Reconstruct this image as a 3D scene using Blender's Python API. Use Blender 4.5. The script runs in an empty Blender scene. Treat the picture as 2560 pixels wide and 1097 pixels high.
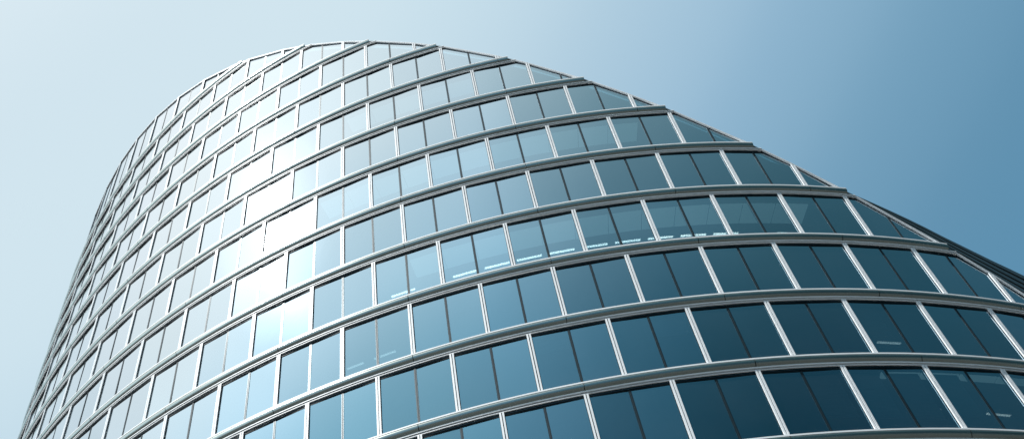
import bpy, math, random
from mathutils import Vector, Matrix
random.seed(7)
U = 3.6                                  # metres per storey
# ---------------------------------------------------------------- survey
FOC, PITCH, ROLL = 2684.474, 0.83376, 0.12368
PX, PY = -118.267, 572.630
X0, Y0, PHI = 0.9818*U, 5.9254*U, -0.09598
KAP = 0.09207/U
R = 1/KAP
W = 0.73867*U
K = KAP*W                                # radians per window module
CX, CY = X0-math.sin(PHI)*R, Y0+math.cos(PHI)*R
ZC = 6.15392
OFF = {r: (.14 if r % 2 == 0 else .638) for r in range(19)}      # every storey is shifted by half a module
SL, SR = -16.0, 15.0                     # extent of the detailed facade (modules)
NROW = 19
GZ = -1.7

def zf(r): return (12-r+ZC)*U
def P(s, r, z):
    a = PHI+K*s
    return Vector((CX+(R+r)*math.sin(a), CY-(R+r)*math.cos(a), z))
def zcut(s, r=0.0):                      # the slanting plane that cuts the top
    f = (R+r)/R
    return U*(4.7253+f*(9.6969*math.cos(K*s)-11.9872*math.sin(K*s)))
S_PEAK = math.radians(-51.029)/K
def s_of_cut(z):
    c = (z/U-4.7253)/15.4183
    if c >= 1: return None
    return S_PEAK+math.acos(c)/K

# ---------------------------------------------------------------- helpers
col = bpy.context.scene.collection
class MB:
    def __init__(s): s.v=[]; s.f=[]; s.m=[]
    def add(s, vs, fs, m=0):
        b=len(s.v); s.v+= [tuple(v) for v in vs]
        for f in fs: s.f.append([b+i for i in f]); s.m.append(m)
    def build(s, name, mats, parent=None, smooth=False):
        me=bpy.data.meshes.new(name); me.from_pydata(s.v,[],s.f)
        for m in (mats if isinstance(mats,(list,tuple)) else [mats]): me.materials.append(m)
        for p,i in zip(me.polygons,s.m): p.material_index=i; p.use_smooth=smooth
        me.update(); o=bpy.data.objects.new(name,me); col.objects.link(o)
        if parent: o.parent=parent
        return o
def tag(o, label=None, cat=None, group=None, kind=None):
    if label: o['label']=label
    if cat: o['category']=cat
    if group: o['group']=group
    if kind: o['kind']=kind
    return o
def clip(poly, f):                       # keep the part of a 2-D polygon where f >= 0 (f is linear)
    out=[]
    for i in range(len(poly)):
        a,b=poly[i],poly[(i+1)%len(poly)]
        fa,fb=f(a),f(b)
        if fa>=0: out.append(a)
        if (fa>=0)!=(fb>=0):
            t=fa/(fa-fb); out.append((a[0]+(b[0]-a[0])*t,a[1]+(b[1]-a[1])*t))
    return out
def area(p):
    return abs(sum(p[i][0]*p[(i+1)%len(p)][1]-p[(i+1)%len(p)][0]*p[i][1] for i in range(len(p))))/2

# ---------------------------------------------------------------- materials
def new(name):
    m=bpy.data.materials.new(name); m.use_nodes=True; nt=m.node_tree
    return m,nt,nt.nodes,nt.links,nt.nodes['Principled BSDF']
def noise(nt, scale, detail=3, coord='Object', stretch=(1,1,1)):
    tc=nt.nodes.new('ShaderNodeTexCoord'); mp=nt.nodes.new('ShaderNodeMapping'); mp.inputs['Scale'].default_value=stretch
    n=nt.nodes.new('ShaderNodeTexNoise'); n.inputs['Scale'].default_value=scale; n.inputs['Detail'].default_value=detail
    nt.links.new(tc.outputs[coord],mp.inputs[0]); nt.links.new(mp.outputs[0],n.inputs['Vector']); return n
def ramp(nt, src, stops):
    r=nt.nodes.new('ShaderNodeValToRGB'); e=r.color_ramp.elements
    while len(e)<len(stops): e.new(0.5)
    for q,(p,c) in zip(e,stops): q.position=p; q.color=(*c,1)
    nt.links.new(src,r.inputs[0]); return r
def plain(name, c, rough=.5, metal=0., var=.12, scale=.8, stretch=(1,1,1), spec=.5):
    m,nt,N,L,b=new(name)
    n=noise(nt,scale,5,stretch=stretch)
    r=ramp(nt,n.outputs['Fac'],[(.3,tuple(x*(1-var) for x in c)),(.7,tuple(min(1,x*(1+var)) for x in c))])
    L.new(r.outputs[0],b.inputs['Base Color'])
    b.inputs['Roughness'].default_value=rough; b.inputs['Metallic'].default_value=metal
    b.inputs['Specular IOR Level'].default_value=spec
    return m
M={}
M['white']=plain('white_coated_aluminium',(.93,.95,.96),.48,0.,.04,.5,spec=.35)
M['ledge']=plain('grey_coated_aluminium',(.46,.50,.465),.22,.92,.10,.35,(1,1,2.5))
M['dark']=plain('dark_gasket',(.004,.014,.021),.38,0,.2,spec=.4)
M['dark'].node_tree.nodes['Principled BSDF'].inputs['Specular Tint'].default_value=(.55,.85,1,1)
M['gasket']=plain('charcoal_gasket',(.01,.017,.02),.6,0.,.2,spec=.15)
M['gasket_line']=plain('grey_gasket_bead',(.02,.035,.045),.5,0.,.1,spec=.2)
M['slab']=plain('floor_concrete',(.12,.13,.13),.8)
M['ceil']=plain('ceiling_tile',(.2,.24,.25),.8,0,.1,1.5)
M['ceil_glow']=plain('pale_ceiling_panel_glow',(.75,.80,.80),.7,0,.08,1.2)
M['core']=plain('core_wall',(.10,.13,.14),.8,0,.4,.3)
M['roof']=plain('roof_membrane',(.08,.09,.09),.8)
M['screen']=plain('dark_roof_metal',(.10,.125,.13),.35,.6,.2)
b=M['ceil_glow'].node_tree.nodes['Principled BSDF']; b.inputs['Emission Color'].default_value=(.85,.95,1,1); b.inputs['Emission Strength'].default_value=.27   # added glow stands in for room light on the ceiling; panels are no lamps
M['blind']=plain('blind_fabric',(.30,.38,.40),.8,0,.08,2,(1,1,8))
def emis(name,c,s):
    m,nt,N,L,b=new(name); b.inputs['Base Color'].default_value=(.8,.8,.8,1)
    b.inputs['Emission Color'].default_value=(*c,1); b.inputs['Emission Strength'].default_value=s; return m
M['tube']=emis('lit_tube',(1,.78,.72),4.5)
M['tube_dim']=emis('dim_tube',(1,.80,.75),1.1)

def glass_material(name, tint, waves, k=1):
    m,nt,N,L,b=new(name); N.remove(b); out=N['Material Output']
    # slow pillowing of each toughened pane, and faint dust
    nz=noise(nt,.55,1,stretch=(1,1,.45)); nz2=noise(nt,2.2,2,stretch=(1,1,.5))
    mx=N.new('ShaderNodeMath'); mx.operation='MULTIPLY_ADD'; mx.inputs[1].default_value=.22
    L.new(nz2.outputs['Fac'],mx.inputs[0]); L.new(nz.outputs['Fac'],mx.inputs[2])
    bp=N.new('ShaderNodeBump'); bp.inputs['Strength'].default_value=1; bp.inputs['Distance'].default_value=waves
    L.new(mx.outputs[0],bp.inputs['Height'])
    tr=N.new('ShaderNodeBsdfTransparent'); tr.inputs[0].default_value=(*tint,1)
    g=N.new('ShaderNodeBsdfGlossy'); g.distribution='GGX'; g.inputs['Roughness'].default_value=.03
    L.new(bp.outputs[0],g.inputs['Normal'])
    lw=N.new('ShaderNodeFresnel'); lw.inputs['IOR'].default_value=GL_IOR
    # colour of the reflection: teal at steep view, neutral at grazing
    cr=ramp(nt,lw.outputs[0],[(a,tuple(min(1,q*(k+(1-k)*min(1,a/.2))) for q in c)) for a,c in GL_RAMP])
    L.new(cr.outputs[0],g.inputs['Color'])
    fr=ramp(nt,lw.outputs[0],GL_FAC)
    ms=N.new('ShaderNodeMixShader'); L.new(fr.outputs[0],ms.inputs[0]); L.new(tr.outputs[0],ms.inputs[1]); L.new(g.outputs[0],ms.inputs[2])
    # thin film of dust
    df=N.new('ShaderNodeBsdfDiffuse'); df.inputs[0].default_value=(.55,.6,.62,1)
    dn=noise(nt,.35,6); dr=ramp(nt,dn.outputs['Fac'],[(.35,(.004,)*3),(.75,(.022,)*3)])
    m2=N.new('ShaderNodeMixShader'); L.new(dr.outputs[0],m2.inputs[0]); L.new(ms.outputs[0],m2.inputs[1]); L.new(df.outputs[0],m2.inputs[2])
    L.new(m2.outputs[0],out.inputs['Surface'])
    return m
GL_IOR=1.6
GL_RAMP=[(.05,(.16,.42,.54)),(.080,(.31,.62,.80)),(.10,(.53,.76,.90)),(.15,(.76,.87,.93)),(.20,(.83,.91,.95)),(.30,(.91,.95,.98)),(.5,(1,1,1))]
GL_FAC=[(.05,(.50,)*3),(.08,(.58,)*3),(.10,(.68,)*3),(.15,(.76,)*3),(.20,(.80,)*3),(.30,(.88,)*3),(.5,(.97,)*3)]
M['glass']=glass_material('coated_glass',(.30,.55,.60),.003)
M['glass_b']=glass_material('coated_glass_deeper',(.26,.50,.57),.0045,.86)
M['glass_c']=glass_material('coated_glass_paler',(.33,.58,.63),.0025,1.12)

# ---------------------------------------------------------------- the tower
tower=bpy.data.objects.new('office_tower',None); col.objects.link(tower); tower.location=(0,0,0)
tag(tower,'tall round glass office tower with slanting cut top and grey horizontal ledges between storeys','office tower')

# world -> picture, only to rank windows by how large they show
def toimg(p):
    c,s=math.cos(PITCH),math.sin(PITCH)
    d=p.y*c+p.z*s
    if d<=0: return None
    up=-p.y*s+p.z*c; cr,sr=math.cos(ROLL),math.sin(ROLL)
    return (1280+PX+(p.x*cr-up*sr)/d*FOC, 548.5+PY-(p.x*sr+up*cr)/d*FOC)

HEADZ=-.56     # top of glass below the storey line above
SILLZ=-.01     # bottom of glass relative to its own storey line
class Facet:
    """a flat window module between two white uprights"""
    def __init__(f,s0,s1):
        f.s0,f.s1=s0,s1
        a,b=P(s0,0,0),P(s1,0,0)
        f.a=a; f.t=(b-a).normalized(); f.L=(b-a).length; f.n=Vector((f.t.y,-f.t.x,0))
        f.z0,f.z1=zcut(s0),zcut(s1)
    def pt(f,u,z,r): return f.a+f.t*u+f.n*r+Vector((0,0,z))
    def cut(f,poly,gap=0.0):
        return clip(poly,lambda q: f.z0+(f.z1-f.z0)*q[0]/f.L-gap-q[1])
    def prism(f,mb,poly,r0,r1,m=0,gap=0.0):
        poly=f.cut(poly,gap)
        if len(poly)<3 or area(poly)<1e-4: return False
        n=len(poly); vs=[f.pt(u,z,r1) for u,z in poly]+[f.pt(u,z,r0) for u,z in poly]
        fs=[list(range(n)),list(range(2*n-1,n-1,-1))]+[[i,n+i,n+(i+1)%n,(i+1)%n] for i in range(n)]
        mb.add(vs,fs,m); return True
def rect(u0,u1,z0,z1): return [(u0,z0),(u1,z0),(u1,z1),(u0,z1)]

FR=.060        # jamb width
def window_parts(f,zb,zt,frame,pane,mull,gm):
    """frame: two white jambs and thin sill; pane: two sheets; mull: dark upright"""
    L=f.L; ok=f.prism(frame,rect(.016,FR+.016,zb-.01,zt+.081),-.16,.0)
    ok=f.prism(frame,rect(L-FR-.016,L-.016,zb-.01,zt+.081),-.16,.0) or ok
    f.prism(frame,rect(FR+.014,L-FR-.014,zb-.02,zb+.035),-.16,-.03)
    # dark gasket round the glass
    f.prism(frame,rect(FR+.014,FR+.034,zb+.035,zt),-.16,-.046,1)
    f.prism(frame,rect(L-FR-.034,L-FR-.014,zb+.035,zt),-.16,-.046,1)
    f.prism(frame,rect(FR+.034,L-FR-.034,zt-.05,zt+.02),-.16,-.046,1)
    h=L/2
    for u0,u1 in ((FR+.034,h-.045),(h+.045,L-FR-.034)):
        poly=f.cut(rect(u0,u1,zb+.035,zt-.05),.14)
        if len(poly)>=3 and area(poly)>.004:
            if random.random()<.45: gm=random.choice((0,1,2))
            # every pane sits a hair out of true
            tx,tz=random.gauss(0,.0035),random.gauss(0,.0025)
            uc,zc_=(u0+u1)/2,(zb+zt)/2
            pane.add([f.pt(u,z,-.062+tx*(u-uc)+tz*(z-zc_)) for u,z in poly],[list(range(len(poly)))],gm)
    f.prism(mull,rect(h-.045,h+.045,zb+.035,zt-.05),-.15,-.050,0,.10)
    f.prism(mull,rect(h-.008,h+.008,zb+.036,zt-.051),-.050,-.042,1,.11)

wins=[]
for r in range(NROW):
    zb=zf(r)+SILLZ; zt=(zf(r-1)+HEADZ) if r>0 else zf(0)+3*U
    o=OFF[r]; i=math.ceil(SL-o)
    while o+i+1<=SR:
        f=Facet(o+i,o+i+1)
        poly=f.cut(rect(0,f.L,zb,zt))
        if len(poly)>=3 and area(poly)>.03:
            q=[toimg(f.pt(u,z,0)) for u,z in poly]
            mid=f.pt(f.L/2,(zb+min(zt,zb+3))/2,0)
            facing=(-mid).dot(f.n)>0
            a=0
            if facing and all(q):
                qc=q
                for fn in (lambda t:t[0],lambda t:2560-t[0],lambda t:t[1],lambda t:1097-t[1]):
                    qc=clip(qc,fn) if len(qc)>=3 else []
                a=area(qc) if len(qc)>=3 else 0
            wins.append((a,r,i,f,zb,zt))
        i+=1
wins.sort(key=lambda w:-w[0])
fm=[M['white'],M['gasket']]; mm=[M['dark'],M['gasket_line']]; gm=[M['glass'],M['glass_b'],M['glass_c']]
fr_all,pa_all,mu_all=MB(),MB(),MB()
for n,(a,r,i,f,zb,zt) in enumerate(wins):
    g=random.choice((0,0,1,2))
    if n<100:
        a1,a2,a3=MB(),MB(),MB()
        window_parts(f,zb,zt,a1,a2,a3,g)
        w=a1.build('window',fm,tower)
        if a2.v: a2.build('pane',gm,w)
        if a3.v: a3.build('mullion',mm,w)
    else: window_parts(f,zb,zt,fr_all,pa_all,mu_all,g)
w=fr_all.build('window',fm,tower); tag(w,kind='stuff')
tag(pa_all.build('pane',gm,w),kind='stuff'); tag(mu_all.build('mullion',mm,w),kind='stuff')

# ledges and head rails, one per storey line
def sweep(mb,prof,s0,s1,m=0,cap=True,n=None,slope=None):
    n=n or max(1,int(math.ceil((s1-s0)*4)))
    k=len(prof); vs=[]
    for j in range(n+1):
        s=s0+(s1-s0)*j/n
        for rr,z in prof: vs.append(P(s,rr,z if slope is None else z+slope(s)))
    fs=[[j*k+a,j*k+(a+1)%k,(j+1)*k+(a+1)%k,(j+1)*k+a] for j in range(n) for a in range(k)]
    if cap=='split':
        mb.add(vs,fs,m); mb.add(vs[:k],[list(range(k-1,-1,-1))],m); mb.add(vs[-k:],[list(range(k))],m); return
    if cap: fs+=[list(range(k-1,-1,-1)),[n*k+a for a in range(k)]]
    mb.add(vs,fs,m)
def s_end(z):
    e=s_of_cut(z); return SR if e is None else min(SR,e)
BULL=[(-.08,-.072),(.080,-.072),(.092,-.078),(.101,-.092),(.106,-.115),(.105,-.145),(.096,-.19),(.077,-.235),(.048,-.277),(.010,-.312),(-.04,-.335),(-.08,-.335)]
for r in range(NROW):
    z=zf(r)
    e=s_end(z-.0)
    mb=MB()
    d=-.06
    j0=math.floor((SL-.2)/2)
    s=SL
    joint=[.2+d+2*j for j in range(j0-1,12)]
    cuts=[SL]+[j for j in joint if SL<j<e-.05]+[e]
    g=.0045
    for a,b in zip(cuts,cuts[1:]):
        # bull-nosed cover, one length of metal between two joints
        k=len(BULL); nn=max(1,int((b-a)*5))
        sweep(mb,[(q,z+h) for q,h in BULL],a+g,b-g,0,n=nn,cap='split')
        sweep(mb,[(-.08,z+.0),(.106,z+.0),(.106,z-.068),(-.08,z-.068)],a+.001,b-.001,1,n=nn)
    o=mb.build('ledge',[M['ledge'],M['white']],tower)
    for p in o.data.polygons:
        if p.material_index==0 and len(p.vertices)==4: p.use_smooth=True
    # head rails under the ledge and the dark back behind it
    e2=s_end(z-.38)
    hb=MB()
    sweep(hb,[(-.12,z-.342),(.020,z-.342),(.020,z-.394),(-.12,z-.394)],SL,e2,0)
    sweep(hb,[(-.12,z-.448),(-.004,z-.448),(-.004,z-.478),(-.12,z-.478)],SL,min(SR,s_end(z-.45)),0)
    sweep(hb,[(-.17,z-.01),(-.085,z-.01),(-.085,z-.335),(-.044,z-.335),(-.044,z-.562),(-.17,z-.562)],SL,s_end(z-.15),1)
    hb.build('head_rail',[M['white'],M['dark']],tower)

# coping along the slanting cut, in straight lengths facet by facet
cp=MB()
def cop(sa,sb,r0,r1,d0,d1,m):
    vs=[]
    for s in (sa,sb):
        z=zcut(s)
        vs+=[P(s,r0,z-d0),P(s,r1,z-d0),P(s,r1,z-d1),P(s,r0,z-d1)]
    cp.add(vs,[(0,1,5,4),(1,2,6,5),(2,3,7,6),(3,0,4,7),(3,2,1,0),(4,5,6,7)],m)
s=SL
brk=[SL]
for r in range(0,NROW):
    zt=zf(r-1)-.36 if r else 1e9
    lo=s_end(zt) if r else SL
    hi=s_end(zf(r)+.02)
    pts=[lo]+[OFF[r]+i for i in range(-20,20) if lo<OFF[r]+i<hi]+[hi]
    for a,b in zip(pts,pts[1:]):
        if b-a<.02: continue
        cop(a,b,-.22,-.02,-.07,-.015,2)
        cop(a,b,-.22,.006,-.013,.03,0)
        cop(a,b,-.22,-.04,.032,.07,1)
        cop(a,b,-.22,.002,.072,.108,0)
        cop(a,b,-.22,-.055,.11,.17,1)
    if hi>=SR: break
    # closing piece beside the ledge end
    nx=s_end(zf(r)-.36)
    cop(hi+.002,nx-.002,-.22,-.02,-.02,.09,2)
cp.build('coping',[M['white'],M['dark'],M['screen']],tower)

# standing-seam screen that rises behind the lower end of the cut
HS=[(3.1,-.35),(4.0,-.02),(4.795,.235),(4.94,.285),(5.63,.52),(5.97,.61),(6.47,.82),(6.94,1.085),(7.68,1.57),(8.55,2.21),(10,3.3),(12,4.9),(15,7.2)]
def hs(s):
    for (a,x),(b,y) in zip(HS,HS[1:]):
        if a<=s<=b: return (x+(y-x)*(s-a)/(b-a))*U
    return HS[-1][1]*U
sc=MB()
INS=-.06*U
nr=7
def strip(fa,fb,ra,rb,m=0,s0=3.2,s1=14.9,n=60):
    vs=[]
    for j in range(n+1):
        s=s0+(s1-s0)*j/n; b=zcut(s,INS)
        vs+=[P(s,ra,b+fa(s)),P(s,rb,b+fa(s)),P(s,rb,b+fb(s)),P(s,ra,b+fb(s))]
    k=4; fs=[[j*k+a,j*k+(a+1)%k,(j+1)*k+(a+1)%k,(j+1)*k+a] for j in range(n) for a in range(k)]+[[3,2,1,0],[n*4,n*4+1,n*4+2,n*4+3]]
    sc.add(vs,fs,m)
for q in range(nr):
    a0,a1=q/nr,(q+.62)/nr; a2=(q+1)/nr
    strip(lambda s,a=a0:-.3+(hs(s)+.3)*a, lambda s,a=a1:-.3+(hs(s)+.3)*a, INS-.25, INS,0)
    strip(lambda s,a=a1:-.3+(hs(s)+.3)*a, lambda s,a=a2:-.3+(hs(s)+.3)*a, INS-.30, INS-.12,1)
sc.build('roof_screen',[M['screen'],M['dark']],tower)

# slabs, ceilings, core
def disk_poly(z,rad,n=160,margin=.25):
    pts=[(CX+rad*math.sin(2*math.pi*i/n),CY-rad*math.cos(2*math.pi*i/n)) for i in range(n)]
    def f(q):
        dx,dy=q[0]-CX,-(q[1]-CY)           # (sin,cos) frame of the plan
        a=math.atan2(dx,dy)-PHI; rr=math.hypot(dx,dy)
        return U*4.7253+rr/R*U*(9.6969*math.cos(a)-11.9872*math.sin(a))-margin-z
    return clip(pts,f)
def slab(mb,z0,z1,rad,m=0):
    p=disk_poly(z1,rad)
    if len(p)<3: return
    n=len(p); vs=[(x,y,z0) for x,y in p]+[(x,y,z1) for x,y in p]
    mb.add(vs,[list(range(n-1,-1,-1)),list(range(n,2*n))]+[[i,(i+1)%n,n+(i+1)%n,n+i] for i in range(n)],m)
for r in range(NROW):
    mb=MB(); slab(mb,zf(r)-.36,zf(r)-.06,R-.30)
    if mb.v: mb.build('floor_slab',M['slab'],tower)
    mb=MB(); slab(mb,zf(r)-.47,zf(r)-.42,R-.30)
    if mb.v: mb.build('ceiling',M['ceil'],tower)
# pale perimeter ceiling panels with added glow, storeys with a bright ceiling band
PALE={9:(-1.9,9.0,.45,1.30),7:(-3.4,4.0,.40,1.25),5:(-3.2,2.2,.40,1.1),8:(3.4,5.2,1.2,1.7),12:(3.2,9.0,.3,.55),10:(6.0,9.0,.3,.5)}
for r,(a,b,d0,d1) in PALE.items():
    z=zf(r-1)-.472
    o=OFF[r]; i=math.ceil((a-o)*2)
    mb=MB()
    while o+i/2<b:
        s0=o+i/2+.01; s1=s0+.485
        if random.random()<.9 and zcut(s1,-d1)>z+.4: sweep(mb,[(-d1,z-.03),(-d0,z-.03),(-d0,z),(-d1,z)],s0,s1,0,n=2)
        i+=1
    if mb.v: mb.build('ceiling_panel',M['ceil_glow'],tower)
# roller blinds hanging a little way behind a few windows
def blind(r,i,half,drop):
    s0=OFF[r]+i+(.04 if half==0 else .54); s1=s0+.42
    z1=zf(r-1)-.50; z0=z1-drop
    if zcut(s1,-.3)<z1+.3: return
    mb=MB()
    f=Facet(s0,s1)
    f.prism(mb,rect(0,f.L,z0,z1),-.335,-.33)
    f.prism(mb,rect(0,f.L,z0-.03,z0),-.345,-.32)
    mb.build('blind',M['blind'],tower)
for r,i,h,d in ((12,3,0,2.1),(12,2,1,2.0),(12,3,1,2.2),(12,4,0,2.0),(11,0,1,.9),(11,-1,0,.7),(10,-2,1,.8),(6,-3,0,1.1),(4,-2,1,.9),(8,-2,0,.8),(5,-1,1,1.0),(11,3,0,1.6),(6,1,0,.7),(3,-1,0,.9)):
    blind(r,i,h,d)
mb=MB()
n=72; rc=R-9.5
vs=[];fs=[]
for j in range(n):
    a=2*math.pi*j/n; s=(a-PHI)/K
    vs.append((CX+rc*math.sin(a),CY-rc*math.cos(a),GZ)); vs.append((CX+rc*math.sin(a),CY-rc*math.cos(a),max(GZ,zcut(s,-9.5)-.6)))
fs=[[2*j,2*((j+1)%n),2*((j+1)%n)+1,2*j+1] for j in range(n)]
mb.add(vs,fs); mb.build('core_wall',M['core'],tower)
# sloping roof closing the volume
mb=MB(); n=120; vs=[]
for dz in (-.12,-.42):
    for j in range(n):
        a=2*math.pi*j/n; s=(a-PHI)/K; q=P(s,-.24,0); vs.append((q.x,q.y,max(GZ,zcut(s,-.24)+dz)))
mb.add(vs,[list(range(n)),list(range(2*n-1,n-1,-1))]+[[j,n+j,n+(j+1)%n,(j+1)%n] for j in range(n)])
mb.build('roof',M['roof'],tower)
# plain curtain wall round the far side
mb=MB(); full=2*math.pi/K; s0,s1=SR,SL+full; n=120; vs=[]
for j in range(n+1):
    s=s0+(s1-s0)*j/n; vs+=[P(s,-.1,GZ),P(s,-.1,max(GZ+.1,zcut(s)-.05)),P(s,-.3,GZ),P(s,-.3,max(GZ+.1,zcut(s)-.05))]
fs=[]
for j in range(n):
    b=4*j; fs+=[[b,b+4,b+5,b+1],[b+2,b+3,b+7,b+6],[b+1,b+5,b+7,b+3]]
mb.add(vs,fs); mb.build('rear_wall',M['core'],tower)

# lit strip lights on the ninth storey's ceiling and a few on others
def strip_light(r,s,depth,ln,mat,label,group):
    z=zf(r-1)-.47
    c=P(s,-depth,z); e=bpy.data.objects.new('ceiling_light',None); col.objects.link(e); e.location=c
    e.rotation_euler=(0,0,PHI+K*s)
    tag(e,label,'ceiling light',group)
    def box(mb,x0,x1,y0,y1,z0,z1,m=0):
        mb.add([(x0,y0,z0),(x1,y0,z0),(x1,y1,z0),(x0,y1,z0),(x0,y0,z1),(x1,y0,z1),(x1,y1,z1),(x0,y1,z1)],
               [(3,2,1,0),(4,5,6,7),(0,1,5,4),(1,2,6,5),(2,3,7,6),(3,0,4,7)],m)
    mb=MB(); box(mb,-ln/2,ln/2,-.055,.055,-.03,-.002)
    for y in (-.055,.047): box(mb,-ln/2,ln/2,y,y+.01,-.06,-.03)
    for x in [(-.5+k/10)*ln for k in range(11)]: box(mb,x-.004,x+.004,-.045,.045,-.058,-.032)
    mb.build('housing',M['white'],e)
    for y in (-.027,.027):
        t=MB(); k=8; vs=[]
        for x in (-ln/2+.02,ln/2-.02):
            for a in range(k): vs.append((x,y+.016*math.cos(a*math.tau/k),-.046+.012*math.sin(a*math.tau/k)))
        t.add(vs,[[a,(a+1)%k,k+(a+1)%k,k+a] for a in range(k)]+[list(range(k-1,-1,-1)),list(range(k,2*k))])
        t.build('tube',mat,e)
ORD=['leftmost','second from left','third from left','fourth from left','fifth from left','sixth from left','seventh from left','eighth from left','ninth from left','third from right','second from right','rightmost']
for q,n_ in enumerate((-4,-2,-1,0,1,2,3,4,5,6,8,9)):
    strip_light(9,(.511*n_-.1),1.73,1.02,M['tube'],'white strip light, '+ORD[q]+' in the lit row behind the glass','strip lights in the bright storey')
strip_light(10,-2.98,1.75,.7,M['tube_dim'],'short dim strip light alone under the lit row, left of its brighter neighbour','strip lights in the storey below')
strip_light(10,-2.5,1.75,.9,M['tube_dim'],'faint strip light one storey under the lit row, right of a dimmer one','strip lights in the storey below')
strip_light(11,4.5,1.72,.9,M['tube_dim'],'dim strip light far right, two storeys under the lit row','strip lights in the lower storeys')
strip_light(12,4.46,1.75,.9,M['tube_dim'],'strip light behind lowered blinds near the bottom right corner, left of another','strip lights in the lower storeys')
strip_light(12,5.45,1.75,.9,M['tube_dim'],'strip light behind lowered blinds at the bottom right edge','strip lights in the lower storeys')

# ---------------------------------------------------------------- ground
mb=MB(); mb.add([(-3000,-3000,GZ),(3000,-3000,GZ),(3000,3000,GZ),(-3000,3000,GZ)],[(0,1,2,3)])
g=mb.build('ground',plain('paving',(.04,.043,.042),.85,0,.2,.05)); tag(g,kind='structure')

# ---------------------------------------------------------------- light
HAZE_DIR=(-95,62)
SUN_AZ, SUN_EL = math.radians(-120.5), math.radians(58.5)
sd=Vector((math.sin(SUN_AZ)*math.cos(SUN_EL),math.cos(SUN_AZ)*math.cos(SUN_EL),math.sin(SUN_EL)))
sl=bpy.data.lights.new('sun','SUN'); sl.energy=5.0; sl.angle=math.radians(.53); sl.color=(1,.985,.955)
so=bpy.data.objects.new('sun',sl); col.objects.link(so); so.rotation_euler=(-sd).to_track_quat('-Z','Y').to_euler()
w=bpy.data.worlds.new('World'); bpy.context.scene.world=w; w.use_nodes=True
nt=w.node_tree; N=nt.nodes; L=nt.links
bg=N['Background']
sky=N.new('ShaderNodeTexSky'); sky.sky_type='NISHITA'; sky.sun_disc=False
sky.sun_elevation=SUN_EL; sky.sun_rotation=SUN_AZ; sky.dust_density=2.0; sky.air_density=1.0; sky.ozone_density=3
# thin high haze, palest in one quarter of the sky, and the aureole round the sun
tc=N.new('ShaderNodeTexCoord')
nn=N.new('ShaderNodeVectorMath'); nn.operation='NORMALIZE'; L.new(tc.outputs['Generated'],nn.inputs[0])
def away(d):
    vm=N.new('ShaderNodeVectorMath'); vm.operation='DOT_PRODUCT'; vm.inputs[1].default_value=d; L.new(nn.outputs[0],vm.inputs[0])
    ac=N.new('ShaderNodeMath'); ac.operation='ARCCOSINE'; L.new(vm.outputs['Value'],ac.inputs[0])
    dv=N.new('ShaderNodeMath'); dv.operation='DIVIDE'; dv.inputs[1].default_value=math.pi/2; L.new(ac.outputs[0],dv.inputs[0]); return dv
def dirv(az,el):
    az,el=math.radians(az),math.radians(el); return (math.sin(az)*math.cos(el),math.cos(az)*math.cos(el),math.sin(el))
HAZE=[(0,(.76,.87,.92)),(20,(.70,.84,.91)),(34,(.665,.83,.91)),(42,(.515,.70,.82)),(50,(.34,.54,.70)),(56,(.22,.415,.575)),(62,(.14,.32,.475)),(70,(.10,.27,.42)),(80,(.05,.15,.24)),(90,(.03,.09,.14))]
rp=ramp(nt,away(dirv(*HAZE_DIR)).outputs[0],[(a/90,c) for a,c in HAZE]); rp.color_ramp.interpolation='CARDINAL'
AUR=[(0,(3.2,3.15,3.1)),(3,(.95,.93,.90)),(7,(.42,.39,.36)),(15,(.30,.26,.22)),(22,(.20,.17,.15)),(29,(.06,.05,.04)),(38,(0,0,0))]
ra=ramp(nt,away(sd).outputs[0],[(a/90,c) for a,c in AUR]); ra.color_ramp.interpolation='EASE'
mul=N.new('ShaderNodeVectorMath'); mul.operation='SCALE'; mul.inputs['Scale'].default_value=.10; L.new(sky.outputs[0],mul.inputs[0])
mx=N.new('ShaderNodeMix'); mx.data_type='RGBA'; mx.inputs['Factor'].default_value=.9
L.new(mul.outputs[0],mx.inputs['A']); L.new(rp.outputs[0],mx.inputs['B'])
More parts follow.
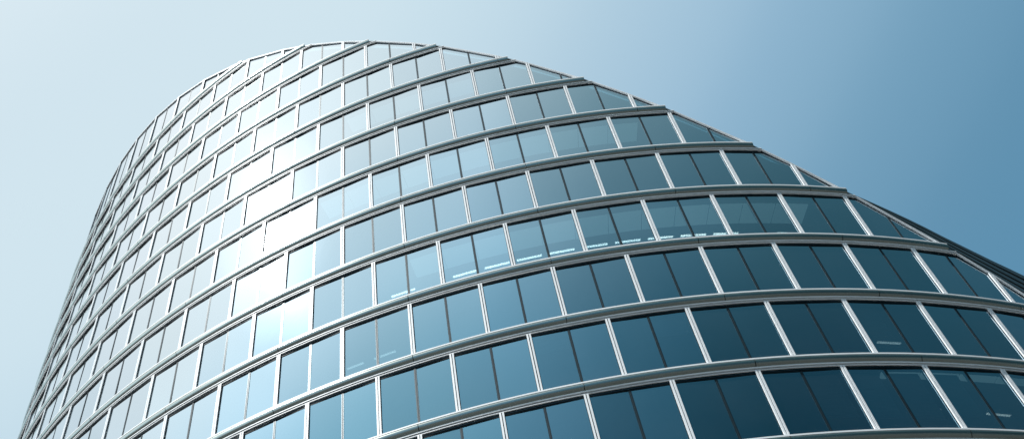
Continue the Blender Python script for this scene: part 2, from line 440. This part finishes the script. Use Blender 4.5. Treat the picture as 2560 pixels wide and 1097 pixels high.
# clearer, deeper sky in the quarter behind the camera's right shoulder
rc_=ramp(nt,away(dirv(135,35)).outputs[0],[(0,(.28,.36,.32)),(18/90,(.31,.41,.36)),(30/90,(.55,.62,.58)),(43/90,(1,1,1))])
cl=N.new('ShaderNodeVectorMath'); cl.operation='MULTIPLY'; L.new(mx.outputs['Result'],cl.inputs[0]); L.new(rc_.outputs[0],cl.inputs[1])
ad=N.new('ShaderNodeVectorMath'); ad.operation='ADD'; L.new(cl.outputs[0],ad.inputs[0]); L.new(ra.outputs[0],ad.inputs[1])
# bright haze low over the horizon on the sunny side
rh=ramp(nt,away(dirv(-112,10)).outputs[0],[(0,(.62,.66,.68)),(24/90,(.50,.54,.56)),(38/90,(.10,.11,.12)),(46/90,(0,0,0))]); rh.color_ramp.interpolation='EASE'
a2=N.new('ShaderNodeVectorMath'); a2.operation='ADD'; L.new(ad.outputs[0],a2.inputs[0]); L.new(rh.outputs[0],a2.inputs[1])
L.new(a2.outputs[0],bg.inputs['Color']); bg.inputs['Strength'].default_value=1.0

# ---------------------------------------------------------------- camera
cd=bpy.data.cameras.new('camera'); cam=bpy.data.objects.new('camera',cd); col.objects.link(cam)
cd.sensor_fit='HORIZONTAL'; cd.sensor_width=36; cd.lens=36*FOC/2560
cd.shift_x=-PX/2560; cd.shift_y=PY/2560; cd.clip_end=10000
fw=Vector((0,math.cos(PITCH),math.sin(PITCH))); up=Vector((0,-math.sin(PITCH),math.cos(PITCH))); rt=Vector((1,0,0))
cr,sr=math.cos(ROLL),math.sin(ROLL)
ir=rt*cr-up*sr; iu=rt*sr+up*cr
cam.matrix_world=Matrix(((ir.x,iu.x,-fw.x,0),(ir.y,iu.y,-fw.y,0),(ir.z,iu.z,-fw.z,0),(0,0,0,1)))
sc_=bpy.context.scene; sc_.camera=cam
sc_.render.engine='CYCLES'
sc_.view_settings.view_transform='Standard'; sc_.view_settings.look='None'; sc_.view_settings.exposure=0; sc_.view_settings.gamma=1
sc_.cycles.transparent_max_bounces=16; sc_.cycles.max_bounces=8
